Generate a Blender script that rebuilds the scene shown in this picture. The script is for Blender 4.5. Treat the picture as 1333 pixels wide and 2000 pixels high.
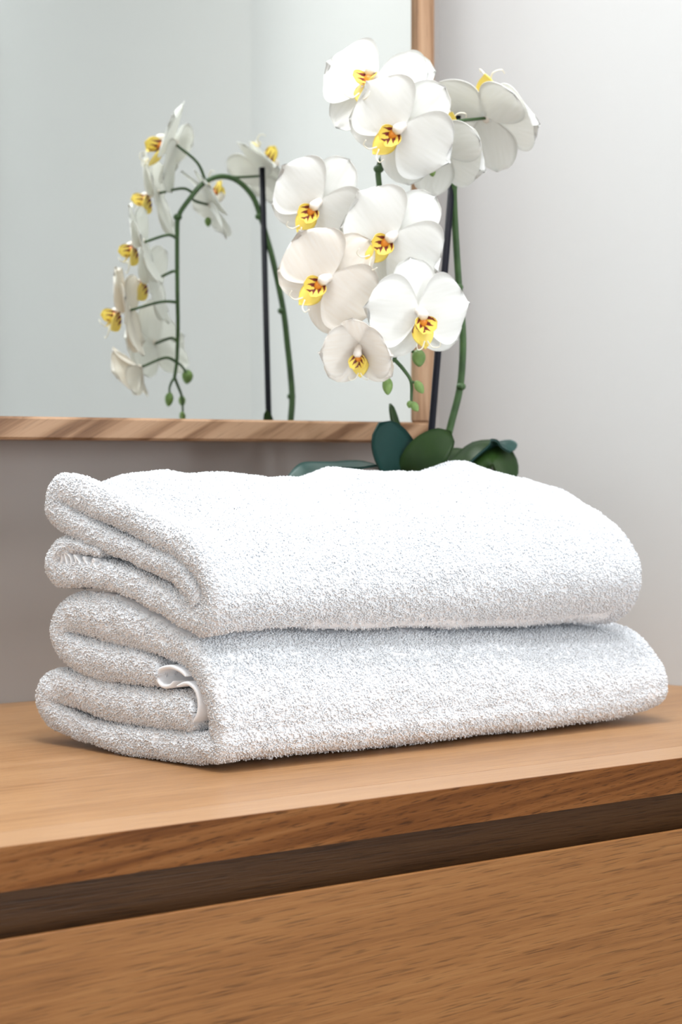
import bpy, math, random
import numpy as np
from mathutils import Vector, Matrix

random.seed(4)
RNG = np.random.default_rng(7)
for _o in list(bpy.data.objects):
    bpy.data.objects.remove(_o)
SC = bpy.context.scene
COL = SC.collection

# ------------------------------------------------------------------ camera
# x runs along the mirror wall, y into it, z up; the oak top lies at z = ZT
ZT = 0.80
FPX, CXP, CYP, HC = 3419.0, 666.5, 899.0, 0.20      # focal length in pixels, horizon row, eye height over the top
TH = math.atan(FPX / 5083.0)
SN, CS = math.sin(TH), math.cos(TH)
cam = bpy.data.cameras.new('camera')
cam.sensor_fit = 'AUTO'
cam.sensor_width = 36.0
cam.lens = FPX * 36.0 / 2000.0
cam.shift_y = -(1000.0 - CYP) / 2000.0
cam.clip_start = 0.02
cam.dof.use_dof = True
cam.dof.focus_distance = 1.16
cam.dof.aperture_fstop = 9.0
cam_o = bpy.data.objects.new('camera', cam)
cam_o.location = (0, 0, ZT + HC)
cam_o.rotation_euler = (math.pi / 2, 0, -TH)
COL.objects.link(cam_o)
SC.camera = cam_o

# ------------------------------------------------------------------ light
world = bpy.data.worlds.new('world')
SC.world = world
world.use_nodes = True
world.node_tree.nodes['Background'].inputs[0].default_value = (0.85, 0.92, 1.0, 1)
world.node_tree.nodes['Background'].inputs[1].default_value = 0.6


def area(name, loc, target, sx, sy, watts, col):
    l = bpy.data.lights.new(name, 'AREA')
    l.shape = 'RECTANGLE'
    l.size, l.size_y, l.energy, l.color = sx, sy, watts, col
    o = bpy.data.objects.new(name, l)
    o.location = loc
    d = Vector(target) - Vector(loc)
    o.rotation_euler = d.to_track_quat('-Z', 'Y').to_euler()
    COL.objects.link(o)
    return o


area('ceiling_lamp_light', (0.50, 0.80, 2.46), (0.50, 0.80, 0.0), 0.8, 0.4, 26, (0.97, 0.985, 1.0))
area('ceiling_lamp_light', (0.55, 0.10, 2.46), (0.55, 0.10, 0.0), 0.8, 0.4, 13, (0.97, 0.985, 1.0))
area('added_side_light', (1.65, -2.05, 1.40), (0.0, -2.05, 1.40), 1.1, 1.1, 122, (0.93, 0.97, 1.0))  # added light out of view, brightens towel fronts and drawers from the side

VS = SC.view_settings
VS.view_transform = 'Standard'
VS.look = 'None'
VS.gamma = 1.0
VS.use_curve_mapping = False
VS.exposure = -0.06
SC.cycles.diffuse_bounces = 12
SC.cycles.max_bounces = 16


# ------------------------------------------------------------------ helpers
def ray(x, y):
    X = (x - CXP) / FPX
    return np.array([CS * X + SN, -SN * X + CS, (CYP - y) / FPX])


CAMP = np.array([0, 0, ZT + HC])


KZ = 1.0


def at(x, y, Z):
    """the point that stands Z metres in front of the eye, in the direction of pixel x, y"""
    return CAMP + ray(x, y) * (Z * KZ)


def setp(o, label=None, cat=None, group=None, kind=None):
    for k, v in (('label', label), ('category', cat), ('group', group), ('kind', kind)):
        if v:
            o[k] = v
    return o


def empty(name, loc):
    o = bpy.data.objects.new(name, None)
    o.location = loc
    o.empty_display_size = 0.05
    COL.objects.link(o)
    return o


def mesh(name, V, F, smooth=True):
    me = bpy.data.meshes.new(name)
    me.from_pydata([tuple(map(float, v)) for v in V], [], F)
    if me.validate():
        print('INVALID', name)
    me.update()
    if smooth:
        me.polygons.foreach_set('use_smooth', [True] * len(me.polygons))
    return me


def fast_mesh(name, V, F, smooth=True):
    """V n x 3 and F m x k as arrays"""
    me = bpy.data.meshes.new(name)
    V = np.ascontiguousarray(V, dtype=np.float32)
    F = np.ascontiguousarray(F, dtype=np.int32)
    k = F.shape[1]
    me.vertices.add(len(V))
    me.vertices.foreach_set('co', V.ravel())
    me.loops.add(F.size)
    me.loops.foreach_set('vertex_index', F.ravel())
    me.polygons.add(len(F))
    me.polygons.foreach_set('loop_start', np.arange(0, F.size, k, dtype=np.int32))
    me.polygons.foreach_set('loop_total', np.full(len(F), k, dtype=np.int32))
    if smooth:
        me.polygons.foreach_set('use_smooth', np.ones(len(F), dtype=bool))
    me.update(calc_edges=True)
    if me.validate():
        print('INVALID', name)
    return me


def link(name, me, mat, parent=None):
    o = bpy.data.objects.new(name, me)
    COL.objects.link(o)
    if mat and not me.materials:
        me.materials.append(mat)
    if parent:
        o.parent = parent
    return o


def obj(name, V, F, mat, parent=None, smooth=True, bevel=0.0, segs=2):
    """V in world coordinates; a parent is an unrotated root"""
    if parent is not None:
        V = np.asarray(V, dtype=float) - np.array(parent.location)
    o = link(name, mesh(name, V, F, smooth), mat, parent)
    if bevel:
        b = o.modifiers.new('bevel', 'BEVEL')
        b.width, b.segments, b.limit_method = bevel, segs, 'ANGLE'
        b.harden_normals = False
    return o


def box(x0, x1, y0, y1, z0, z1):
    V = [(x, y, z) for z in (z0, z1) for y in (y0, y1) for x in (x0, x1)]
    F = [(0, 2, 3, 1), (4, 5, 7, 6), (0, 1, 5, 4), (2, 6, 7, 3), (0, 4, 6, 2), (1, 3, 7, 5)]
    return V, F


def prism(poly, z0, z1):
    n = len(poly)
    V = [(x, y, z0) for x, y in poly] + [(x, y, z1) for x, y in poly]
    F = [tuple(range(n))[::-1], tuple(range(n, 2 * n))]
    F += [(i, (i + 1) % n, n + (i + 1) % n, n + i) for i in range(n)]
    return V, F


def smooth_path(P, per=8):
    """Catmull-Rom through the rows of P"""
    P = np.asarray(P, dtype=float)
    Q = np.vstack([2 * P[0] - P[1], P, 2 * P[-1] - P[-2]])
    out = []
    for i in range(1, len(Q) - 2):
        p0, p1, p2, p3 = Q[i - 1:i + 3]
        for t in np.arange(per) / per:
            out.append(0.5 * (2 * p1 + (p2 - p0) * t + (2 * p0 - 5 * p1 + 4 * p2 - p3) * t * t
                              + (3 * p1 - p0 - 3 * p2 + p3) * t ** 3))
    out.append(P[-1])
    return np.array(out)


def tube(P, R, sides=10):
    """closed tube along P with the radius R per point"""
    P = np.asarray(P, dtype=float)
    R = np.full(len(P), R) if np.isscalar(R) else np.asarray(R)
    T = np.gradient(P, axis=0)
    T /= np.linalg.norm(T, axis=1)[:, None] + 1e-12
    n = np.cross(T[0], (0.31, 0.84, 0.44))
    V, F = [], []
    for i in range(len(P)):
        n = n - T[i] * n.dot(T[i])
        n /= np.linalg.norm(n)
        b = np.cross(T[i], n)
        for k in range(sides):
            a = 2 * math.pi * k / sides
            V.append(P[i] + R[i] * (math.cos(a) * n + math.sin(a) * b))
    for i in range(len(P) - 1):
        for k in range(sides):
            k2 = (k + 1) % sides
            F.append((i * sides + k, i * sides + k2, (i + 1) * sides + k2, (i + 1) * sides + k))
    F.append(tuple(range(sides))[::-1])
    F.append(tuple((len(P) - 1) * sides + k for k in range(sides)))
    return V, F


def lathe(prof, c, sides=48):
    V, F = [], []
    for r, z in prof:
        for k in range(sides):
            a = 2 * math.pi * k / sides
            V.append((c[0] + r * math.cos(a), c[1] + r * math.sin(a), c[2] + z))
    for i in range(len(prof) - 1):
        for k in range(sides):
            k2 = (k + 1) % sides
            F.append((i * sides + k, i * sides + k2, (i + 1) * sides + k2, (i + 1) * sides + k))
    return V, F


# ------------------------------------------------------------------ materials
def new_mat(name):
    m = bpy.data.materials.new(name)
    m.use_nodes = True
    nt = m.node_tree
    return m, nt, nt.nodes['Principled BSDF']


def N(nt, kind, **kw):
    n = nt.nodes.new(kind)
    for k, v in kw.items():
        if k.startswith('i_'):
            key = k[2:]
            n.inputs[int(key) if key.isdigit() else key.replace('_', ' ')].default_value = v
        else:
            setattr(n, k, v)
    return n


def ramp(nt, stops, src):
    r = N(nt, 'ShaderNodeValToRGB')
    e = r.color_ramp.elements
    while len(e) < len(stops):
        e.new(0.5)
    for el, (p, c) in zip(e, stops):
        el.position, el.color = p, (*c, 1)
    nt.links.new(src, r.inputs[0])
    return r


def plain(name, col, rough=0.5, **kw):
    m, nt, b = new_mat(name)
    b.inputs['Base Color'].default_value = (*col, 1)
    b.inputs['Roughness'].default_value = rough
    for k, v in kw.items():
        b.inputs[k.replace('_', ' ')].default_value = v
    tc = N(nt, 'ShaderNodeTexCoord')
    nz = N(nt, 'ShaderNodeTexNoise', i_Scale=60.0, i_Detail=3.0)
    nt.links.new(tc.outputs['Object'], nz.inputs['Vector'])
    d = [c * 0.90 for c in col]
    r = ramp(nt, [(0.3, d), (0.7, col)], nz.outputs[0])
    nt.links.new(r.outputs[0], b.inputs['Base Color'])
    return m


def paint(name, col):
    m, nt, b = new_mat(name)
    tc = N(nt, 'ShaderNodeTexCoord')
    nz = N(nt, 'ShaderNodeTexNoise', i_Scale=3.0, i_Detail=4.0)
    nt.links.new(tc.outputs['Object'], nz.inputs['Vector'])
    r = ramp(nt, [(0.3, [c * 0.985 for c in col]), (0.7, col)], nz.outputs[0])
    nt.links.new(r.outputs[0], b.inputs['Base Color'])
    b.inputs['Roughness'].default_value = 0.7
    nf = N(nt, 'ShaderNodeTexNoise', i_Scale=350.0, i_Detail=2.0)
    nt.links.new(tc.outputs['Object'], nf.inputs['Vector'])
    bp = N(nt, 'ShaderNodeBump', i_Strength=0.05, i_Distance=0.001)
    nt.links.new(nf.outputs[0], bp.inputs['Height'])
    nt.links.new(bp.outputs[0], b.inputs['Normal'])
    return m


def oak(name, dark, mid, light, axis='x', rings=0.35, rough=0.42, seed=0.0, ringscale=9.0, skew=0.0, pores=1.0, spec=0.22, fine=1.0):
    """oak: broad growth figure, long fibres and short dark pores, all drawn along one axis"""
    m, nt, b = new_mat(name)
    tc = N(nt, 'ShaderNodeTexCoord')
    mp0 = N(nt, 'ShaderNodeMapping')
    mp0.inputs['Location'].default_value = (seed, seed * 0.37, seed * 0.73)
    mp0.inputs['Rotation'].default_value = (0, skew, 0)
    nt.links.new(tc.outputs['Object'], mp0.inputs['Vector'])

    def scaled(along, across):
        mp = N(nt, 'ShaderNodeMapping')
        s = [across] * 3
        s['xyz'.index(axis)] = along
        mp.inputs['Scale'].default_value = s
        nt.links.new(mp0.outputs[0], mp.inputs['Vector'])
        return mp.outputs[0]
    fib = N(nt, 'ShaderNodeTexNoise', i_Scale=1.0, i_Detail=4.0, i_Roughness=0.6)
    nt.links.new(scaled(8, 330), fib.inputs['Vector'])
    pore = N(nt, 'ShaderNodeTexNoise', i_Scale=1.0, i_Detail=2.0)
    nt.links.new(scaled(42 * fine, 1050), pore.inputs['Vector'])
    fig = N(nt, 'ShaderNodeTexNoise', i_Scale=1.0, i_Detail=3.0, i_Distortion=0.6)
    nt.links.new(scaled(1.6, ringscale), fig.inputs['Vector'])
    mul = N(nt, 'ShaderNodeMath', operation='MULTIPLY', i_1=26.0)
    nt.links.new(fig.outputs[0], mul.inputs[0])
    sn = N(nt, 'ShaderNodeMath', operation='SINE')
    nt.links.new(mul.outputs[0], sn.inputs[0])
    rg = N(nt, 'ShaderNodeMapRange', i_1=-1.0, i_2=1.0, i_3=0.5 - rings / 2, i_4=0.5 + rings / 2)
    nt.links.new(sn.outputs[0], rg.inputs[0])
    mixv = N(nt, 'ShaderNodeMath', operation='MULTIPLY_ADD', i_1=0.75)
    nt.links.new(fib.outputs[0], mixv.inputs[0])
    off = N(nt, 'ShaderNodeMath', operation='ADD', i_1=-0.375)
    nt.links.new(rg.outputs[0], off.inputs[0])
    nt.links.new(off.outputs[0], mixv.inputs[2])
    r = ramp(nt, [(0.22, dark), (0.5, mid), (0.78, light)], mixv.outputs[0])
    pr = ramp(nt, [(0.30, (1 - 0.55 * pores,) * 3), (0.44, (1, 1, 1))], pore.outputs[0])
    mx = N(nt, 'ShaderNodeMix', data_type='RGBA', blend_type='MULTIPLY')
    mx.inputs['Factor'].default_value = 1.0
    nt.links.new(r.outputs[0], mx.inputs[6])
    nt.links.new(pr.outputs[0], mx.inputs[7])
    nt.links.new(mx.outputs[2], b.inputs['Base Color'])
    b.inputs['Roughness'].default_value = rough
    b.inputs['Specular IOR Level'].default_value = spec
    bp = N(nt, 'ShaderNodeBump', i_Strength=0.25, i_Distance=0.0006)
    nt.links.new(pore.outputs[0], bp.inputs['Height'])
    nt.links.new(bp.outputs[0], b.inputs['Normal'])
    return m


M_wall = paint('wall_paint', (0.545, 0.547, 0.542))
M_wall_shaded = paint('wall_paint_shaded', (0.36, 0.335, 0.318))  # wall colour darkened to carry the shade below the mirror
M_wall2 = paint('wall_paint_grey', (0.30, 0.305, 0.31))
M_ceil = paint('ceiling_paint', (0.86, 0.86, 0.85))
M_floor = plain('floor_tile', (0.28, 0.28, 0.28), 0.4)
M_top = oak('oak_top', (0.27, 0.130, 0.050), (0.365, 0.190, 0.080), (0.43, 0.240, 0.112), rings=0.20, seed=3.1, rough=0.36, pores=0.55, spec=0.5)
M_lip = oak('oak_lipping', (0.34, 0.180, 0.082), (0.395, 0.220, 0.107), (0.44, 0.255, 0.130), rings=0.12, seed=11.3, rough=0.36, pores=0.35, spec=0.5)
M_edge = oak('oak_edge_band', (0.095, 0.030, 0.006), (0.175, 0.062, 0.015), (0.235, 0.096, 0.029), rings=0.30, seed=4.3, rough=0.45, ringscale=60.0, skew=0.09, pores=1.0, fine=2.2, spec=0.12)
M_drw = oak('oak_drawer', (0.165, 0.064, 0.018), (0.265, 0.111, 0.034), (0.33, 0.152, 0.051), rings=0.09, seed=5.7, skew=0.03, pores=0.75)
M_rail_shaded = oak('oak_rail_shaded', (0.050, 0.020, 0.006), (0.088, 0.037, 0.012), (0.12, 0.054, 0.019), rings=0.2, seed=8.2, ringscale=14, pores=0.7)  # oak darkened, the shade of the recess is put into its colour
M_frx = oak('oak_frame_bottom', (0.155, 0.078, 0.038), (0.285, 0.165, 0.092), (0.36, 0.222, 0.132), rings=0.65, seed=2.2, ringscale=20, skew=0.5, pores=0.4)
M_frz = oak('oak_frame_side', (0.22, 0.12, 0.064), (0.37, 0.225, 0.135), (0.43, 0.28, 0.175), axis='z', rings=0.4, seed=6.4, ringscale=24, pores=0.4)


# ------------------------------------------------------------------ the room
YB = 1.351                                           # mirror wall
CORNER = (1.0232, YB)
BEND = (1.6737, -0.218)
XL, YF, ZC = -1.75, -2.8, 2.5


def wall(name, a, b, mat, z0=0.0, z1=ZC, t=0.08, label=None):
    a, b = Vector(a), Vector(b)
    d = (b - a).normalized()
    n = Vector((d.y, -d.x))                          # outward
    V, F = prism([tuple(a), tuple(b), tuple(b + n * t), tuple(a + n * t)], z0, z1)
    o = obj(name, V, F, mat, smooth=False)
    setp(o, kind='structure', label=label)
    return o


setp(obj('floor', *prism([(XL - .1, YF - .1), (BEND[0] + .1, YF - .1), (BEND[0] + .1, YB + .1), (XL - .1, YB + .1)], -0.05, 0.0), M_floor, smooth=False), kind='structure')
setp(obj('ceiling', *prism([(XL - .1, YF - .1), (BEND[0] + .1, YF - .1), (BEND[0] + .1, YB + .1), (XL - .1, YB + .1)], ZC, ZC + .05), M_ceil, smooth=False), kind='structure')
wall('wall_back', CORNER, (XL, YB), M_wall_shaded, label='wall behind the mirror, its colour darkened to stand for shade')
wall('wall_right', BEND, CORNER, M_wall, label='off-white painted wall to the right of the orchid')
wall('wall_right_front', (BEND[0], YF), BEND, M_wall, label='off-white wall seen only in the mirror')
wall('wall_front', (XL, YF), (BEND[0], YF), M_wall2)
wall('wall_left', (XL, YB), (XL, YF), M_ceil)

_V, _F = [], []
for bx in ((-2.66, -1.44, 1.955, 2.01), (-2.66, -1.44, 0.79, 0.845), (-2.66, -2.605, 0.845, 1.955), (-1.495, -1.44, 0.845, 1.955)):
    v, f = box(BEND[0] - .03, BEND[0] - .001, bx[0], bx[1], bx[2], bx[3])
    _F += [tuple(i + len(_V) for i in q) for q in f]
    _V += v
setp(obj('side_light_frame', _V, _F, M_ceil, smooth=False), kind='structure', label='white frame added around the unseen side light')  # frame added around the out-of-view side light

# ------------------------------------------------------------------ oak top and drawer cabinet
YFR = 0.8478                                         # front plane of the top


def xr(y):                                           # where the oblique wall stands at depth y
    return CORNER[0] + (YB - y) * (BEND[0] - CORNER[0]) / (YB - BEND[1])


XW = -0.75
LIPW = 0.036
top = empty('worktop', (0.3, 1.1, ZT - 0.023))
setp(top, 'pale oak worktop with a darker grained front edge, under the towels', 'worktop')
g = 0.0004
obj('panel', *prism([(XW, YFR + LIPW + g), (xr(YFR + LIPW) - .001, YFR + LIPW + g), (xr(YB) - .001, YB - .0005), (XW, YB - .0005)], ZT - 0.023, ZT), M_top, top, smooth=False)
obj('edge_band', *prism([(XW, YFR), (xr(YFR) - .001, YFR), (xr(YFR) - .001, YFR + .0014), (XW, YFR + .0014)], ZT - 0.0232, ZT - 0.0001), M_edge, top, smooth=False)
obj('front_lipping', *prism([(XW, YFR + .0015), (xr(YFR) - .001, YFR + .0015), (xr(YFR + LIPW) - .001, YFR + LIPW), (XW, YFR + LIPW)], ZT - 0.0232, ZT), M_lip, top, smooth=False)

cab = empty('drawer_cabinet', (0.3, 1.1, 0.0))
setp(cab, 'oak drawer cabinet with a recessed finger groove under the worktop, its oak darkened for shade', 'cabinet')
yr0 = YFR + 0.034
obj('carcass', *prism([(XW, yr0 + .018), (xr(yr0 + .018) - .002, yr0 + .018), (xr(YB) - .002, YB - .001), (XW, YB - .001)], 0.06, ZT - 0.0235), M_rail_shaded, cab, smooth=False)
obj('recessed_rail', *prism([(XW, yr0), (xr(yr0) - .002, yr0), (xr(yr0 + .0175) - .002, yr0 + .0175), (XW, yr0 + .0175)], ZT - 0.10, ZT - 0.0235), M_rail_shaded, cab, smooth=False)
for k in range(2):
    z1 = ZT - 0.0478 - k * 0.345
    prof = [(YFR, z1), (YFR + .0022, z1), (YFR + .0195, z1 - .022), (YFR + .0195, z1 - .32), (YFR, z1 - .32)]
    n = len(prof)
    V = [(XW, y, z) for y, z in prof] + [(xr(YFR) - .003, y, z) for y, z in prof]
    F = [tuple(range(n)), tuple(range(2 * n - 1, n - 1, -1))] + [(i, n + i, n + (i + 1) % n, (i + 1) % n) for i in range(n)]
    obj('drawer_front', V, F, M_drw, cab, smooth=False, bevel=0.0007)
obj('plinth', *prism([(XW, YFR + .06), (xr(YFR + .06) - .002, YFR + .06), (xr(YFR + .08) - .002, YFR + .08), (XW, YFR + .08)], 0.0, 0.06), M_rail_shaded, cab, smooth=False)

# ------------------------------------------------------------------ mirror
mir = empty('wall_mirror', (0.2, YB, ZT + 0.217))
setp(mir, 'large mirror in a slim oak frame hung on the back wall', 'mirror')
MX0, MX1, MZ0, MZ1 = -0.62, 0.9634, ZT + 0.2163, ZT + 0.95
MW, MY = 0.0182, 1.2775
mm, nt, b = new_mat('mirror_glass')
b.inputs['Base Color'].default_value = (0.83, 0.855, 0.825, 1)
b.inputs['Metallic'].default_value = 1.0
b.inputs['Roughness'].default_value = 0.0
obj('glass', *box(MX0 + .006, MX1 - .006, MY + .0075, YB - .004, MZ0 + .006, MZ1 - .006), mm, mir, smooth=False)
for nm, bx, mt in (('frame_rail', box(MX0, MX1, MY, YB - .0005, MZ0, MZ0 + MW), M_frx),
                   ('frame_rail', box(MX0, MX1, MY, YB - .0005, MZ1 - MW, MZ1), M_frx),
                   ('frame_stile', box(MX1 - MW, MX1, MY, YB - .0005, MZ0 + MW, MZ1 - MW), M_frz),
                   ('frame_stile', box(MX0, MX0 + MW, MY, YB - .0005, MZ0 + MW, MZ1 - MW), M_frz)):
    obj(nm, *bx, mt, mir, smooth=False, bevel=0.0019, segs=1)


# ------------------------------------------------------------------ towels
def waves(seed, n, lo, hi):
    r = np.random.default_rng(seed)
    K = r.normal(size=(n, 3))
    K /= np.linalg.norm(K, axis=1)[:, None]
    K *= (2 * math.pi / r.uniform(lo, hi, n))[:, None]
    ph = r.uniform(0, 2 * math.pi, n)

    def f(P):
        return np.sin(P @ K.T + ph).sum(-1) / math.sqrt(n / 2)
    return f


def sweep(cl, cr, xl, xrr, n_s=240, n_x=84, n_c=9, lift=None, amp=0.0012, seed=1, bulge=1.0):
    """a padded ribbon: rows along its folded path, columns around its stadium-shaped section.
    cl / cr: (y, z, half thickness) of the path at its two ends"""
    per = 12
    A, B = smooth_path(cl, per), smooth_path(cr, per)
    L = np.concatenate([[0], np.cumsum(np.linalg.norm(np.diff(A[:, :2], axis=0), axis=1))])
    s = np.linspace(0, 1, n_s)
    s = 0.5 - 0.5 * np.cos(np.pi * s) if False else s
    A = np.stack([np.interp(s * L[-1], L, A[:, k]) for k in range(3)], 1)
    B = np.stack([np.interp(s * L[-1], L, B[:, k]) for k in range(3)], 1)
    d = np.minimum(s, 1 - s) * L[-1]
    h0 = 0.006
    tap = np.sqrt(np.clip(1 - np.clip(1 - d / h0, 0, 1) ** 2, 0.0, 1))
    A[:, 2] *= np.maximum(tap, .02)
    B[:, 2] *= np.maximum(tap, .02)
    ts = np.linspace(0, 1, n_x)
    cols = []                                        # (t, side cosine, push in x, is end)
    for t in ts:
        cols.append((t, 1.0, 0.0, 0))
    for k in range(1, n_c + 1):
        a = math.pi * k / (n_c + 1)
        cols.append((1.0, math.cos(a), math.sin(a), 2))
    for t in ts[::-1]:
        cols.append((t, -1.0, 0.0, 1))
    for k in range(1, n_c + 1):
        a = math.pi * k / (n_c + 1)
        cols.append((0.0, -math.cos(a), -math.sin(a), 3))
    T = np.array([c[0] for c in cols])
    W = T * T * (3 - 2 * T) * 0.5 + T * 0.5
    C = A[:, None, :] * (1 - W)[None, :, None] + B[:, None, :] * W[None, :, None]
    if lift is not None:
        C[..., 1] += lift(s[:, None], T[None, :], C)
    D = np.gradient(C[..., :2], axis=0)
    D /= np.linalg.norm(D, axis=2)[..., None] + 1e-9
    nrm = np.stack([D[..., 1], -D[..., 0]], -1)       # outer side of the roll
    side = np.array([c[1] for c in cols])
    push = np.array([c[2] for c in cols])
    h = C[..., 2]
    YZ = C[..., :2] + nrm * (side[None, :] * h)[..., None]
    x0 = xl(C[..., 0]) + h * bulge
    x1 = xrr(C[..., 0]) - h * bulge
    X = x0 + (x1 - x0) * T[None, :] + push[None, :] * h * bulge
    V = np.stack([X, YZ[..., 0], YZ[..., 1]], -1)
    # surface normals of the grid
    du = np.gradient(V, axis=0)
    dw = np.roll(V, -1, 1) - np.roll(V, 1, 1)
    NN = np.cross(dw, du)
    NN /= np.linalg.norm(NN, axis=2)[..., None] + 1e-12
    mid = np.stack([x0 + (x1 - x0) * T[None, :], C[..., 0], C[..., 1]], -1)
    sg = np.sign(((V - mid) * NN).sum(-1))
    sg[sg == 0] = 1
    NN *= sg[..., None]
    if amp:
        f1, f2 = waves(seed, 18, 0.05, 0.14), waves(seed + 50, 24, 0.010, 0.028)
        P = V.reshape(-1, 3)
        dsp = (amp * f1(P) + amp * 0.28 * f2(P)).reshape(V.shape[:2])
        V = V + NN * (dsp * np.clip(h / 0.008, 0, 1))[..., None]
    return V, NN, T, side, push, s, L[-1]


def grid_faces(n, m):
    i, j = np.meshgrid(np.arange(n - 1), np.arange(m), indexing='ij')
    j2 = (j + 1) % m
    return np.stack([i * m + j, i * m + j2, (i + 1) * m + j2, (i + 1) * m + j], -1).reshape(-1, 4)


def ribbon_object(name, G, mat, parent):
    V = G[0]
    n, m = V.shape[:2]
    P = V.reshape(-1, 3) + np.array([0, 0, ZT]) - np.array(parent.location)
    me = fast_mesh(name, P, grid_faces(n, m))
    return link(name, me, mat, parent)


def pile_object(name, G, mask, density, mat, parent, seed, length=(0.0011, 0.0022), rad=0.00066):
    """short curled terry strands standing on the exposed faces of the ribbon"""
    r = np.random.default_rng(seed)
    V, NN = G[0], G[1]
    n, m = V.shape[:2]
    F = grid_faces(n, m)
    P, Q = V.reshape(-1, 3), NN.reshape(-1, 3)
    a, b_, c, d = (P[F[:, k]] for k in range(4))
    ar = 0.5 * np.linalg.norm(np.cross(c - a, d - b_), axis=1) * mask.reshape(-1)[F].mean(1)
    k = int(ar.sum() * density)
    idx = r.choice(len(F), k, p=ar / ar.sum())
    u, w = r.random((2, k, 1))
    q = F[idx]
    base = (P[q[:, 0]] * (1 - u) + P[q[:, 1]] * u) * (1 - w) + (P[q[:, 3]] * (1 - u) + P[q[:, 2]] * u) * w
    nn = Q[q].mean(1)
    nn /= np.linalg.norm(nn, axis=1)[:, None]
    tg = r.normal(size=(k, 3)) + np.array([0, 0, -0.35])
    tg -= nn * (tg * nn).sum(1)[:, None]
    tg /= np.linalg.norm(tg, axis=1)[:, None]
    t2 = np.cross(nn, tg)
    ln = r.uniform(*length, size=(k, 1))
    lean = r.uniform(0.25, 1.1, size=(k, 1))
    mid = base + ln * (0.62 * nn + 0.20 * lean * tg)
    tip = base + ln * ((0.95 - 0.25 * lean) * nn + 0.75 * lean * tg + r.normal(size=(k, 1)) * 0.25 * t2)
    base = base - nn * 0.0004
    vs = []
    for j in range(3):
        an = 2 * math.pi * j / 3
        o = math.cos(an) * tg + math.sin(an) * t2
        vs.append(base + o * rad * 0.8)
    for j in range(3):
        an = 2 * math.pi * j / 3 + 0.3
        o = math.cos(an) * tg + math.sin(an) * t2
        vs.append(mid + o * rad)
    vs.append(tip)
    Vv = np.stack(vs, 1)
    tri = []
    for j in range(3):
        j2 = (j + 1) % 3
        tri += [(j, j2, 3 + j2), (j, 3 + j2, 3 + j), (3 + j, 3 + j2, 6)]
    tri = np.array(tri)
    Fv = (np.arange(k)[:, None, None] * 7 + tri[None]).reshape(-1, 3)
    Pv = Vv.reshape(-1, 3) + np.array([0, 0, ZT]) - np.array(parent.location)
    o = link(name, fast_mesh(name, Pv, Fv), mat, parent)
    setp(o, kind='stuff', label='short looped white terry pile')
    return o


def towel_material(name, bump):
    m, nt, b = new_mat(name)
    b.inputs['Roughness'].default_value = 0.95
    b.inputs['Sheen Weight'].default_value = 0.25
    b.inputs['Sheen Roughness'].default_value = 0.6
    tc = N(nt, 'ShaderNodeTexCoord')
    nz = N(nt, 'ShaderNodeTexNoise', i_Scale=420.0, i_Detail=2.0)
    nt.links.new(tc.outputs['Object'], nz.inputs['Vector'])
    r = ramp(nt, [(0.25, (0.825, 0.845, 0.875)), (0.7, (0.875, 0.888, 0.91))], nz.outputs[0])
    nt.links.new(r.outputs[0], b.inputs['Base Color'])
    if bump:
        bp = N(nt, 'ShaderNodeBump', i_Strength=bump, i_Distance=0.0015)
        nt.links.new(nz.outputs[0], bp.inputs['Height'])
        nt.links.new(bp.outputs[0], b.inputs['Normal'])
    return m


M_towel = towel_material('terry_ground', 0.6)
M_pile = towel_material('terry_pile', 0.0)
M_hem = towel_material('woven_hem', 0.1)


def left_x(y):
    return 0.556 - 0.257 * (y - 0.985)


LOW_L = [(1.030, .058, .0095), (1.050, .0602, .0115), (1.088, .0622, .0125), (1.118, .0670, .0115), (1.1325, .0780, .0105),
         (1.124, .0905, .0120), (1.102, .0935, .0150), (1.065, .0885, .0150), (1.022, .0790, .0120), (.998, .0690, .0115),
         (.9830, .0500, .0110), (.9775, .0275, .0105), (.9840, .0143, .0108), (1.050, .0110, .0100), (1.088, .0115, .0095),
         (1.122, .0155, .0100), (1.1430, .0250, .0105), (1.1420, .0375, .0115), (1.122, .0400, .0125), (1.088, .0352, .0133),
         (1.050, .0345, .0135), (1.008, .0350, .0135), (.9965, .0360, .0115)]
LOW_R = [(1.030, .0440, .0080), (1.048, .0440, .0085), (1.072, .0440, .0085), (1.092, .0460, .0085), (1.1060, .0535, .0085),
         (1.100, .0615, .0090), (1.082, .0620, .0095), (1.055, .0625, .0100), (1.022, .0590, .0105), (.998, .0520, .0110),
         (.9835, .0370, .0105), (.9795, .0245, .0100), (.9860, .0140, .0100), (1.050, .0110, .0095), (1.076, .0110, .0090),
         (1.096, .0130, .0090), (1.1080, .0200, .0085), (1.1060, .0280, .0085), (1.092, .0290, .0085), (1.072, .0285, .0085),
         (1.050, .0285, .0085), (1.016, .0300, .0085), (1.004, .0310, .0075)]
UP_L = [(.9955, .1030, .0080), (1.001, .1145, .0092), (1.022, .1270, .0095), (1.050, .1340, .0095), (1.085, .1440, .0100),
        (1.115, .1575, .0100), (1.1360, .1700, .0105), (1.131, .1815, .0105), (1.105, .1775, .0115), (1.075, .1670, .0120),
        (1.045, .1555, .0120), (1.014, .1455, .0115), (.9935, .1330, .0105), (.9815, .1150, .0100), (.9865, .1000, .0105),
        (1.004, .0950, .0110), (1.028, .1020, .0110), (1.057, .1090, .0105), (1.090, .1150, .0085), (1.120, .1165, .0085),
        (1.1370, .1260, .0080), (1.1280, .1380, .0065), (1.106, .1375, .0040), (1.085, .1325, .0030)]
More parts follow.
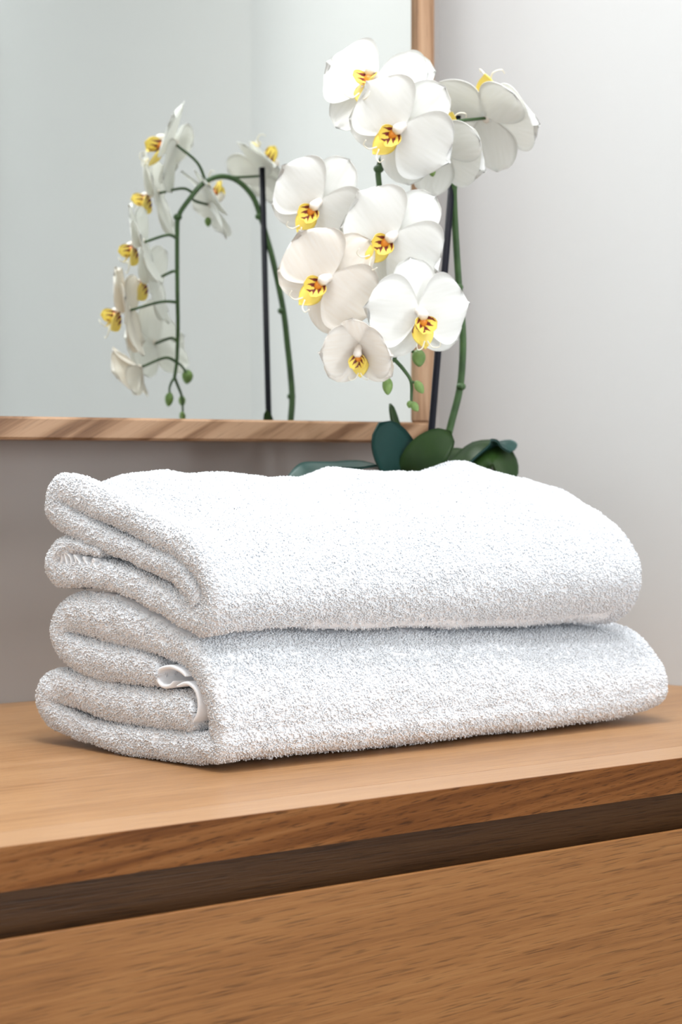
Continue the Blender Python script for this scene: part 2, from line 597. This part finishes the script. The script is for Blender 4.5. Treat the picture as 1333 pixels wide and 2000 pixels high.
UP_R = [(.9985, .1130, .0065), (1.004, .1185, .0080), (1.020, .1265, .0090), (1.040, .1325, .0090), (1.065, .1390, .0095),
        (1.086, .1450, .0100), (1.1020, .1560, .0100), (1.096, .1675, .0110), (1.078, .1675, .0120), (1.058, .1640, .0130),
        (1.036, .1570, .0130), (1.010, .1460, .0120), (.9910, .1325, .0110), (.9800, .1140, .0105), (.9870, .0965, .0110),
        (1.003, .0870, .0115), (1.025, .0840, .0110), (1.052, .0840, .0100), (1.074, .0850, .0095), (1.092, .0890, .0090),
        (1.1050, .0985, .0085), (1.0980, .1080, .0075), (1.080, .1080, .0060), (1.062, .1060, .0040)]


LOW_R = [(y if y < 1.04 else 1.04 + (y - 1.04) * .74, z, h) for y, z, h in LOW_R]
UP_R = [(y if y < 1.04 else 1.04 + (y - 1.04) * .74, z, h) for y, z, h in UP_R]


def bump_up(s, T, C):
    # the uneven ridge along the back of the top layer
    t = np.array([0, .03, .06, .11, .175, .22, .30, .375, .45, .51, .62, .70, .78, .84, .91, 1.0])
    z = np.array([-.003, -.008, -.0115, -.002, .0030, -.001, .001, -.0020, -.0015, .0090, .0065, .0065, .0180, .0110, .0055, -.002])
    k = np.interp(T, t, z)
    wt = np.clip((C[..., 1] - 0.105) / 0.07, 0, 1)
    return k * wt


def end_low(s, T, C):
    e = np.clip((T - 0.86) / 0.14, 0, 1) ** 2
    return e * np.clip((0.042 - C[..., 1]) / 0.04, 0, 1) * 0.011


TOWELS = []
GX, GY, GD = 0.50, 0.94, 0.004                       # grid for the heights where the two towels meet
GN, GM = 125, 60


def height_map(P, top):
    H = np.full((GN, GM), -9.0 if top else 9.0)
    i = np.clip(((P[:, 0] - GX) / GD).astype(int), 0, GN - 1)
    j = np.clip(((P[:, 1] - GY) / GD).astype(int), 0, GM - 1)
    (np.maximum if top else np.minimum).at(H, (i, j), P[:, 2])
    return H


def look(H, P):
    i = np.clip(((P[..., 0] - GX) / GD).astype(int), 0, GN - 1)
    j = np.clip(((P[..., 1] - GY) / GD).astype(int), 0, GM - 1)
    return H[i, j]


def spread(H, r, f):
    out = H
    for ax in (0, 1):
        out = f([np.roll(out, k, ax) for k in range(-r, r + 1)], axis=0)
    return out


GRIDS = []
for cl, cr, xrt, lift, seed in ((LOW_L, LOW_R, 0.955, end_low, 3), (UP_L, UP_R, 0.929, bump_up, 12)):
    GRIDS.append(list(sweep(cl, cr, left_x, lambda y, x=xrt: x + 0 * y, lift=lift, seed=seed, amp=0.0009, bulge=0.62)))
GRIDS[0][0][..., 2] = np.maximum(GRIDS[0][0][..., 2], 0.0006)
H_low = height_map(GRIDS[0][0].reshape(-1, 3), True)
H_up = height_map(GRIDS[1][0].reshape(-1, 3), False)
need = np.where((H_low > -1) & (H_up < 1), H_low + 0.0030 - H_up, 0.0)
need = spread(spread(np.clip(need, 0, 0.03), 2, np.max), 2, np.mean)
Vu = GRIDS[1][0]
Vu[..., 2] += look(need, Vu) * np.clip((0.165 - Vu[..., 2]) / 0.05, 0, 1)
H_up = spread(height_map(Vu.reshape(-1, 3), False), 1, np.min)
H_low = spread(H_low, 1, np.max)

for nm, G, seed, lab in (
        ('folded_towel', GRIDS[0], 3, 'folded white terry bath towel lying directly on the oak top, lower one of the stack'),
        ('folded_towel', GRIDS[1], 12, 'folded white terry bath towel resting on another towel, upper one of the stack')):
    root = empty(nm, (0.75, 1.05, ZT if seed == 3 else ZT + 0.083))
    setp(root, lab, 'towel', 'stacked white bath towels')
    ribbon_object('towel_fabric', G, M_towel, root)
    V, NN, T, side, push, s, L = G
    endm = (np.abs(push) > 0)[None, :] * np.ones_like(s)[:, None]
    dist = np.minimum(T, 1 - T) * 0.40
    outer = ((side > 0.9)[None, :] * (s > 0.27)[:, None] * (s < 0.80)[:, None]).astype(float)
    outer *= np.where(NN[..., 2] < -0.75, 0.12, 1.0)
    rim = (dist < 0.014)[None, :] * np.ones_like(s)[:, None] * 0.9
    mask = np.maximum(np.maximum(endm, outer), rim)
    mask *= np.where((V[..., 2] < 0.0012), 0.0, 1.0)
    if seed == 3:                                    # no strands where the other towel presses
        mask *= np.where((look(H_up, V) - V[..., 2] < 0.0042) & (NN[..., 2] > 0.0), 0.0, 1.0)
    else:
        mask *= np.where((V[..., 2] - look(H_low, V) < 0.0042) & (NN[..., 2] < 0.0), 0.0, 1.0)
    pile_object('terry_pile', G, mask, 700000, M_pile, root, seed)
    TOWELS.append(root)


def hem(parent, pts, h, depth, label, out=0.0015):
    """a flat woven hem, folded as pts (y, z), reaching depth metres into the towel"""
    c = [(y, z, h) for y, z in pts]
    G = sweep(c, c, lambda y: left_x(y) + out, lambda y: left_x(y) + depth, n_s=150, n_x=14, n_c=5, amp=0.0003, seed=5)
    o = ribbon_object('hem', G, M_hem, parent)
    setp(o, label=label)
    return o


hem(TOWELS[0], [(1.0035, .0590), (1.010, .0625), (1.019, .0640), (1.0285, .0615), (1.0315, .0560), (1.0265, .0510), (1.019, .0515), (1.0145, .0550)], 0.0013, 0.12, 'flat woven hem curled open')
hem(TOWELS[0], [(1.0120, .0520), (1.003, .0545), (.9955, .0510), (.9925, .0440), (.9930, .0360), (.9970, .0300)], 0.0013, 0.12, 'flat woven hem edge')
zz = []
for k in range(44):
    q = k / 43
    zz.append((1.1285 - 0.046 * q + 0.0022 * math.sin(q * 60), .1300 - .0025 * q + (.0066 - .0025 * q) * math.sin(q * 32)))
hem(TOWELS[1], zz, 0.0007, 0.08, 'ruffled thin woven hem inside the fold', -0.001)

# ------------------------------------------------------------------ orchid
KZ = 1.285 / 1.33                                    # everything of the orchid was laid out for a mirror plane at 1.33
PC = (0.905, 1.176)
orch = empty('potted_orchid', (PC[0], PC[1], ZT))
setp(orch, 'white orchid with an arching stem tied to a dark stake, behind the towels', 'orchid')


def vari(name, stops, rough, scale=30, **kw):
    m, nt, b = new_mat(name)
    tc = N(nt, 'ShaderNodeTexCoord')
    nz = N(nt, 'ShaderNodeTexNoise', i_Scale=scale, i_Detail=3.0)
    nt.links.new(tc.outputs['Object'], nz.inputs['Vector'])
    r = ramp(nt, stops, nz.outputs[0])
    nt.links.new(r.outputs[0], b.inputs['Base Color'])
    b.inputs['Roughness'].default_value = rough
    for k, v in kw.items():
        b.inputs[k.replace('_', ' ')].default_value = v
    return m


M_stem = vari('orchid_stem', [(.3, (.024, .062, .014)), (.7, (.050, .110, .028))], .45, 60)
M_bud = vari('orchid_bud', [(.3, (.10, .19, .045)), (.7, (.20, .31, .085))], .45, 90)
M_leaf = vari('orchid_leaf', [(.3, (.010, .030, .006)), (.7, (.024, .056, .010))], .42, 25, Specular_IOR_Level=.25)
M_leaf2 = vari('orchid_leaf_bluish', [(.3, (.008, .040, .032)), (.7, (.014, .055, .048))], .42, 25, Specular_IOR_Level=.3)
M_stake = plain('stake_plastic', (.004, .004, .010), .5, Specular_IOR_Level=.2)
M_pot = plain('pot_ceramic', (.80, .79, .77), .25)
M_bark = vari('potting_bark', [(.3, (.05, .03, .018)), (.7, (.16, .09, .05))], .9, 80)
M_col = plain('orchid_column', (.86, .78, .70), .5)
M_orange = plain('orchid_callus', (.80, .28, .03), .4)
M_tend = plain('orchid_tendril', (.85, .80, .66), .5)


def petal_mat(name, base, edge):
    m, nt, b = new_mat(name)
    tc = N(nt, 'ShaderNodeTexCoord')
    mp = N(nt, 'ShaderNodeMapping')
    mp.inputs['Scale'].default_value = (420, 50, 50)
    nt.links.new(tc.outputs['Object'], mp.inputs['Vector'])
    nz = N(nt, 'ShaderNodeTexNoise', i_Scale=1.0, i_Detail=2.0)
    nt.links.new(mp.outputs[0], nz.inputs['Vector'])
    r = ramp(nt, [(.3, base), (.7, edge)], nz.outputs[0])
    nt.links.new(r.outputs[0], b.inputs['Base Color'])
    b.inputs['Roughness'].default_value = 0.55
    tr = N(nt, 'ShaderNodeBsdfTranslucent')
    nt.links.new(r.outputs[0], tr.inputs['Color'])
    mx = N(nt, 'ShaderNodeMixShader', i_0=0.32)
    nt.links.new(b.outputs[0], mx.inputs[1])
    nt.links.new(tr.outputs[0], mx.inputs[2])
    nt.links.new(mx.outputs[0], nt.nodes['Material Output'].inputs['Surface'])
    bp = N(nt, 'ShaderNodeBump', i_Strength=0.12, i_Distance=0.0006)
    nt.links.new(nz.outputs[0], bp.inputs['Height'])
    nt.links.new(bp.outputs[0], b.inputs['Normal'])
    return m


M_petal = petal_mat('petal_white', (.88, .88, .85), (.92, .92, .90))
M_cream = petal_mat('petal_cream', (.87, .82, .75), (.90, .87, .82))


def lip_mat(name, stripe):
    """yellow lip, with dark red stripes running out from its root where stripe is set"""
    m, nt, b = new_mat(name)
    tc = N(nt, 'ShaderNodeTexCoord')
    sp = N(nt, 'ShaderNodeSeparateXYZ')
    nt.links.new(tc.outputs['Object'], sp.inputs[0])
    nz = N(nt, 'ShaderNodeTexNoise', i_Scale=260.0, i_Detail=2.0)
    nt.links.new(tc.outputs['Object'], nz.inputs['Vector'])
    a = N(nt, 'ShaderNodeMath', operation='MULTIPLY', i_1=1500.0)
    nt.links.new(sp.outputs[0], a.inputs[0])
    a2 = N(nt, 'ShaderNodeMath', operation='MULTIPLY_ADD', i_1=5.0)
    nt.links.new(nz.outputs[0], a2.inputs[0])
    nt.links.new(a.outputs[0], a2.inputs[2])
    sn = N(nt, 'ShaderNodeMath', operation='SINE')
    nt.links.new(a2.outputs[0], sn.inputs[0])
    fall = N(nt, 'ShaderNodeMapRange', i_1=stripe[0], i_2=stripe[1], i_3=1.0, i_4=-1.2)
    nt.links.new(sp.outputs[1], fall.inputs[0])
    ad = N(nt, 'ShaderNodeMath', operation='ADD')
    nt.links.new(sn.outputs[0], ad.inputs[0])
    nt.links.new(fall.outputs[0], ad.inputs[1])
    r = ramp(nt, [(.35, (.86, .66, .12)), (.62, (.17, .018, .022))], ad.outputs[0])
    nt.links.new(r.outputs[0], b.inputs['Base Color'])
    b.inputs['Roughness'].default_value = 0.45
    return m


M_lobe = lip_mat('lip_side_lobe', (0.006, 0.0165))
M_mid = lip_mat('lip_middle_lobe', (0.004, 0.011))


def blade(length, width, peak=0.55, n=14, m=10, curl=0.0, cup=0.0, wave=0.0, notch=0.0, thick=0.0005, seed=0, point=0.5, root=0.10):
    """a leaf-like sheet with real thickness: from its root at the origin along +y, facing +z"""
    r = random.Random(seed)
    ph = r.uniform(0, 6.28)
    V = []
    for i in range(n + 1):
        t = i / n
        if t < peak:
            w = width * (root + (1 - root) * math.sin(math.pi / 2 * t / peak) ** 0.9)
        else:
            w = width * max(0.0, 1 - ((t - peak) / (1 - peak)) ** 2) ** point
        w = max(w, width * 0.015)
        for j in range(m + 1):
            q = 2 * j / m - 1
            x = q * w
            y = length * t - notch * length * (q * q) * t * 0.25
            z = -curl * length * t * t + cup * width * q * q * math.sin(math.pi * min(1, t * 1.1)) \
                + wave * length * math.sin(5.5 * q + ph) * t * t
            V.append((x, y, z))
    k = (n + 1) * (m + 1)
    V2 = [(x, y, z - thick) for x, y, z in V]
    F = []
    for i in range(n):
        for j in range(m):
            a = i * (m + 1) + j
            F.append((a, a + 1, a + m + 2, a + m + 1))
            F.append((k + a, k + a + m + 1, k + a + m + 2, k + a + 1))
    rim = [i * (m + 1) for i in range(n + 1)] + [n * (m + 1) + j for j in range(1, m + 1)] \
        + [i * (m + 1) + m for i in range(n - 1, -1, -1)] + [j for j in range(m - 1, 0, -1)]
    for a, c in zip(rim, rim[1:] + rim[:1]):
        F.append((a, k + a, k + c, c))
    return V + V2, F


FR = 0.0425                                          # radius of an open flower
PETAL = [mesh('petal', *blade(FR, FR * 0.66, 0.56, curl=0.10 + .05 * k, cup=0.05, wave=0.035, notch=0.5, seed=k, root=.16)) for k in range(3)]
SEPAL = [mesh('sepal', *blade(FR * 0.98, FR * 0.43, 0.5, curl=0.16 + .05 * k, cup=0.10, wave=0.02, seed=k + 7, root=.2)) for k in range(2)]
LOBE = mesh('lip_side_lobe', *blade(0.0165, 0.0066, 0.6, 8, 6, curl=-0.45, cup=0.25, thick=.0008, root=.35))
MIDL = mesh('lip_middle_lobe', *blade(0.0215, 0.0085, 0.42, 10, 8, curl=0.25, cup=-0.25, thick=.0012, point=1.0, root=.4))
for _m, _k in ((LOBE, M_lobe), (MIDL, M_mid)):
    _m.materials.append(_k)


def ball(rx, ry, rz, c=(0, 0, 0), n=10, m=12):
    V, F = [], []
    for i in range(n + 1):
        a = math.pi * i / n
        for j in range(m):
            p = 2 * math.pi * j / m
            V.append((c[0] + rx * math.sin(a) * math.cos(p), c[1] + ry * math.sin(a) * math.sin(p), c[2] + rz * math.cos(a)))
    for i in range(n):
        for j in range(m):
            F.append((i * m + j, (i + 1) * m + j, (i + 1) * m + (j + 1) % m, i * m + (j + 1) % m))
    return V, F


def column_mesh():
    P = smooth_path([(0, .001, -.004), (0, .002, .004), (0, .001, .010), (0, -.0025, .0135)], 4)
    V, F = tube(P, np.interp(np.linspace(0, 1, len(P)), [0, .5, .85, 1], [.0028, .0034, .0042, .0026]), 10)
    return mesh('column', V, F)


COLUMN = column_mesh()
COLUMN.materials.append(M_col)
CALL = mesh('callus', *ball(.0036, .0040, .0030))
CALL.materials.append(M_orange)
_tp = [smooth_path([(sx * .001, -.0195, .0135), (sx * .004, -.0245, .0150), (sx * .0085, -.0245, .0185), (sx * .0095, -.0205, .0200)], 5) for sx in (-1, 1)]
TEND = [mesh('tendril', *tube(p, np.linspace(.0006, .00035, len(p)), 6)) for p in _tp]
for t in TEND:
    t.materials.append(M_tend)


def child(name, me, parent, rotz=0.0, rotx=0.0, loc=(0, 0, 0), scale=(1, 1, 1)):
    o = bpy.data.objects.new(name, me)
    COL.objects.link(o)
    o.parent = parent
    o.matrix_local = Matrix.Translation(loc) @ Matrix.Rotation(rotz, 4, 'Z') @ Matrix.Rotation(rotx, 4, 'X') @ Matrix.Diagonal((*scale, 1))
    return o


def variant(me, mat):
    key = me.name + mat.name
    if key not in _VAR:
        c = me.copy()
        c.materials.clear()
        c.materials.append(mat)
        _VAR[key] = c
    return _VAR[key]


_VAR = {}
FLOWERS = []


def flower(px, py, Z, yaw, pitch, roll, size=1.0, mat=None, close=0.0, lab=None, k=0, angs=(0, 128, -128, 82, -82)):
    """yaw / pitch turn it away from the eye (degrees, right and up), roll leans its top clockwise"""
    mat = mat or M_petal
    c = at(px, py, Z)
    n0 = -ray(px, py)
    n0 /= np.linalg.norm(n0)
    right = np.array([CS, -SN, 0])
    up = np.array([0, 0, 1.0])
    ya, pi_, ro = (math.radians(a) for a in (yaw, pitch, roll))
    n = n0 * math.cos(ya) * math.cos(pi_) + right * math.sin(ya) * math.cos(pi_) + up * math.sin(pi_)
    n /= np.linalg.norm(n)
    U = up - n * up.dot(n)
    U /= np.linalg.norm(U)
    R = np.cross(U, n)
    U2 = U * math.cos(ro) + R * math.sin(ro)
    R2 = R * math.cos(ro) - U * math.sin(ro)
    M = Matrix(((R2[0], U2[0], n[0], 0), (R2[1], U2[1], n[1], 0), (R2[2], U2[2], n[2], 0), (0, 0, 0, 1)))
    f = bpy.data.objects.new('flower', COLUMN)
    COL.objects.link(f)
    f.parent = orch
    f.matrix_local = Matrix.Translation(Vector(c) - orch.location) @ M @ Matrix.Scale(size, 4)
    if lab:
        f['label'] = lab
    D = math.radians
    rnd = random.Random(k)
    for a, rx in ((angs[0], .04), (angs[1], .05), (angs[2], .05)):
        child('sepal', variant(SEPAL[rnd.randrange(2)], mat), f, D(a), rx + close, (0, 0, -.003))
    for a in angs[3:]:
        child('petal', variant(PETAL[rnd.randrange(3)], mat), f, D(a + rnd.uniform(-5, 5)), .10 + close, (0, 0, 0))
    for sx in (-1, 1):
        child('lip_side_lobe', LOBE, f, D(180 - sx * 58), D(28), (sx * .0025, -.004, .0065))
    child('lip_middle_lobe', MIDL, f, D(180), D(30), (0, -.0045, .0055))
    child('callus', CALL, f, 0, 0, (0, -.0055, .0095))
    for t in TEND:
        child('tendril', t, f)
    FLOWERS.append((f, c, n))
    return f


flower(733, 156, 1.415, -18, 30, 12, 1.12, k=1, angs=(-66, 150, -140, 78, -95))
flower(785, 250, 1.385, -14, -4, 50, 1.06, k=2)
flower(953, 225, 1.470, 140, 40, 168, 1.18, k=3)
flower(622, 398, 1.405, -16, -8, 38, 0.98, k=4)
flower(768, 462, 1.385, -10, -4, 48, 1.04, k=5)
flower(640, 546, 1.385, -16, -2, 48, 1.04, k=6, mat=M_cream)
flower(818, 612, 1.375, 18, -6, -8, 1.0, k=7)
flower(703, 680, 1.385, -12, -28, 0, 0.80, k=8, mat=M_cream, close=0.55)
flower(860, 285, 1.430, 150, 28, 150, 1.0, k=9)

# stem
SP = [(862, 935, 1.512), (868, 885, 1.511), (881, 830, 1.510), (898, 762, 1.509), (904, 700, 1.506), (904, 640, 1.503), (897, 561, 1.500),
      (890, 450, 1.491), (887, 380, 1.483), (888, 335, 1.477), (878, 290, 1.471), (852, 252, 1.460), (820, 240, 1.448), (785, 255, 1.437),
      (758, 290, 1.428), (740, 328, 1.420), (742, 370, 1.418), (747, 430, 1.417), (753, 515, 1.416), (765, 575, 1.414), (777, 625, 1.411),
      (778, 665, 1.410), (771, 702, 1.409)]
SW = smooth_path([at(*p) for p in SP], 6)
obj('stem', *tube(SW, np.interp(np.linspace(0, 1, len(SW)), [0, .45, .7, 1], [.0033, .0027, .0023, .0016])), M_stem, orch)


def twig(name, pts, r0, r1, mat=M_stem):
    P = smooth_path([at(*p) if not isinstance(p, np.ndarray) else p for p in pts], 6)
    return obj(name, *tube(P, np.linspace(r0, r1, len(P)), 8), mat, orch)


twig('side_shoot', [(771, 702, 1.409), (789, 722, 1.409), (803, 745, 1.410), (804, 778, 1.411), (803, 790, 1.411)], .0016, .0010)
twig('side_shoot', [(771, 702, 1.409), (760, 714, 1.408), (755, 728, 1.407), (756, 742, 1.407)], .0014, .0010)
twig('side_shoot', [(803, 745, 1.410), (812, 748, 1.409), (818, 754, 1.408)], .0012, .0010)
twig('side_shoot', [(778, 665, 1.410), (795, 675, 1.412), (810, 690, 1.414)], .0012, .0012)


def bud(p, tip, width):
    """an egg-shaped bud from its stalk end p to its tip, both as pixel and distance"""
    a, e = at(*p), at(*tip)
    P = [a + (e - a) * t for t in np.linspace(0, 1, 11)]
    R = [width * max(.06, math.sin(math.pi * t) ** .6 * (1.05 - .25 * t)) for t in np.linspace(0.02, .98, 11)]
    return obj('bud', *tube(P, R, 12), M_bud, orch)


bud((757, 737, 1.407), (758, 771, 1.405), .0046)
bud((812, 744, 1.408), (827, 768, 1.406), .0038)
bud((802, 782, 1.411), (800, 797, 1.411), .0028)
bud((804, 785, 1.410), (817, 803, 1.409), .0034)
bud((817, 682, 1.414), (820, 716, 1.412), .0060)
bud((842, 322, 1.43), (846, 345, 1.43), .0036)
for p in ((901, 755, 1.5075), (896, 561, 1.4985), (740, 330, 1.419), (888, 338, 1.476)):
    c = at(*p)
    obj('node', *ball(.0042, .0042, .0034, tuple(c)), M_stem, orch)

# flower stalks run from the stem to the back of each flower
for f, c, n in FLOWERS:
    back = c - n * 0.004
    d = np.linalg.norm(SW - (c - n * .02), axis=1)
    d[:70] += 0.02
    j = int(np.argmin(d))
    a = SW[j]
    midp = (a + back) / 2 - n * 0.006 + np.array([0, 0, .003])
    twig('flower_stalk', [a, midp, back], .0015, .0013)

# stake
st = [at(894, 226, 1.478), at(838, 905, 1.497)]
st.append(st[1] + (st[1] - st[0]) / np.linalg.norm(st[1] - st[0]) * 0.06)
obj('stake', *tube(np.array(st), .0029, 14), M_stake, orch)

# pot and bark
obj('pot', *lathe([(0, 0), (.034, 0), (.037, .003), (.042, .06), (.0465, .145), (.0490, .150), (.0495, .160), (.0478, .162), (.0455, .160), (.0438, .148), (.0415, .135), (0, .135)], (PC[0], PC[1], ZT)), M_pot, orch)
_V, _F = lathe([(.0, .150), (.013, .153), (.026, .150), (.036, .152), (.0420, .146), (.0408, .137), (0, .136)], (PC[0], PC[1], ZT), 40)
_V = [(x, y, z + random.uniform(-.0015, .0015)) for x, y, z in _V]
obj('potting_bark', _V, _F, M_bark, orch)


def leaf(pts, width, mat, face=(0, 0, 1), fold=0.25, thick=0.0018, prof=None):
    """a strap leaf along pts (pixel and distance); face: where its upper side looks"""
    P = smooth_path([at(*p) for p in pts], 6)
    n = len(P)
    T = np.gradient(P, axis=0)
    T /= np.linalg.norm(T, axis=1)[:, None]
    fa = np.array(face, dtype=float)
    m = 8
    V = []
    for i in range(n):
        t = i / (n - 1)
        w = width * (min(1, .45 + 1.1 * t) if t < .5 else math.sqrt(max(0.0, 1 - ((t - .5) / .5) ** 2.4)))
        w = max(w, width * .02)
        sd = np.cross(T[i], fa)
        sd /= np.linalg.norm(sd)
        nu = np.cross(sd, T[i])
        for j in range(m + 1):
            q = 2 * j / m - 1
            V.append(P[i] + sd * (w * q) + nu * (w * fold * abs(q) ** 1.4))
    k = len(V)
    V2 = []
    for i in range(n):
        sd = np.cross(T[i], fa)
        sd /= np.linalg.norm(sd)
        nu = np.cross(sd, T[i])
        for j in range(m + 1):
            V2.append(V[i * (m + 1) + j] - nu * thick)
    F = []
    for i in range(n - 1):
        for j in range(m):
            a = i * (m + 1) + j
            F.append((a, a + 1, a + m + 2, a + m + 1))
            F.append((k + a, k + a + m + 1, k + a + m + 2, k + a + 1))
    rim = [i * (m + 1) for i in range(n)] + [(n - 1) * (m + 1) + j for j in range(1, m + 1)] \
        + [i * (m + 1) + m for i in range(n - 2, -1, -1)] + [j for j in range(m - 1, 0, -1)]
    for a, c in zip(rim, rim[1:] + rim[:1]):
        F.append((a, k + a, k + c, c))
    return obj('leaf', V + V2, F, mat, orch)


tc_ = -ray(820, 900)
leaf([(826, 985, 1.500), (800, 930, 1.480), (768, 880, 1.465), (742, 826, 1.452)], .0205, M_leaf2, face=tc_ + np.array([.25, 0, .35]), fold=.12)
leaf([(810, 985, 1.495), (812, 940, 1.470), (835, 890, 1.462), (881, 842, 1.466)], .0185, M_leaf, face=tc_ + np.array([-.2, 0, .6]), fold=.15)
leaf([(815, 960, 1.520), (795, 885, 1.515), (775, 835, 1.510), (764, 788, 1.508)], .0060, M_leaf, face=tc_ + np.array([.9, 0, .2]), fold=.2)
leaf([(862, 960, 1.530), (888, 905, 1.545), (925, 892, 1.56), (968, 918, 1.57)], .020, M_leaf, face=(0, -.25, 1), fold=.15)
leaf([(880, 975, 1.510), (925, 915, 1.520), (966, 893, 1.520), (1004, 945, 1.520)], .027, M_leaf, face=(-.1, -.45, 1), fold=.18)
leaf([(868, 965, 1.520), (915, 905, 1.530), (960, 872, 1.535), (985, 866, 1.530), (998, 882, 1.524)], .014, M_leaf2, face=(0, .05, 1), fold=.25)
leaf([(840, 975, 1.510), (745, 915, 1.490), (670, 916, 1.470), (612, 919, 1.450), (560, 950, 1.44)], .022, M_leaf2, face=(0, -.1, 1), fold=.18)
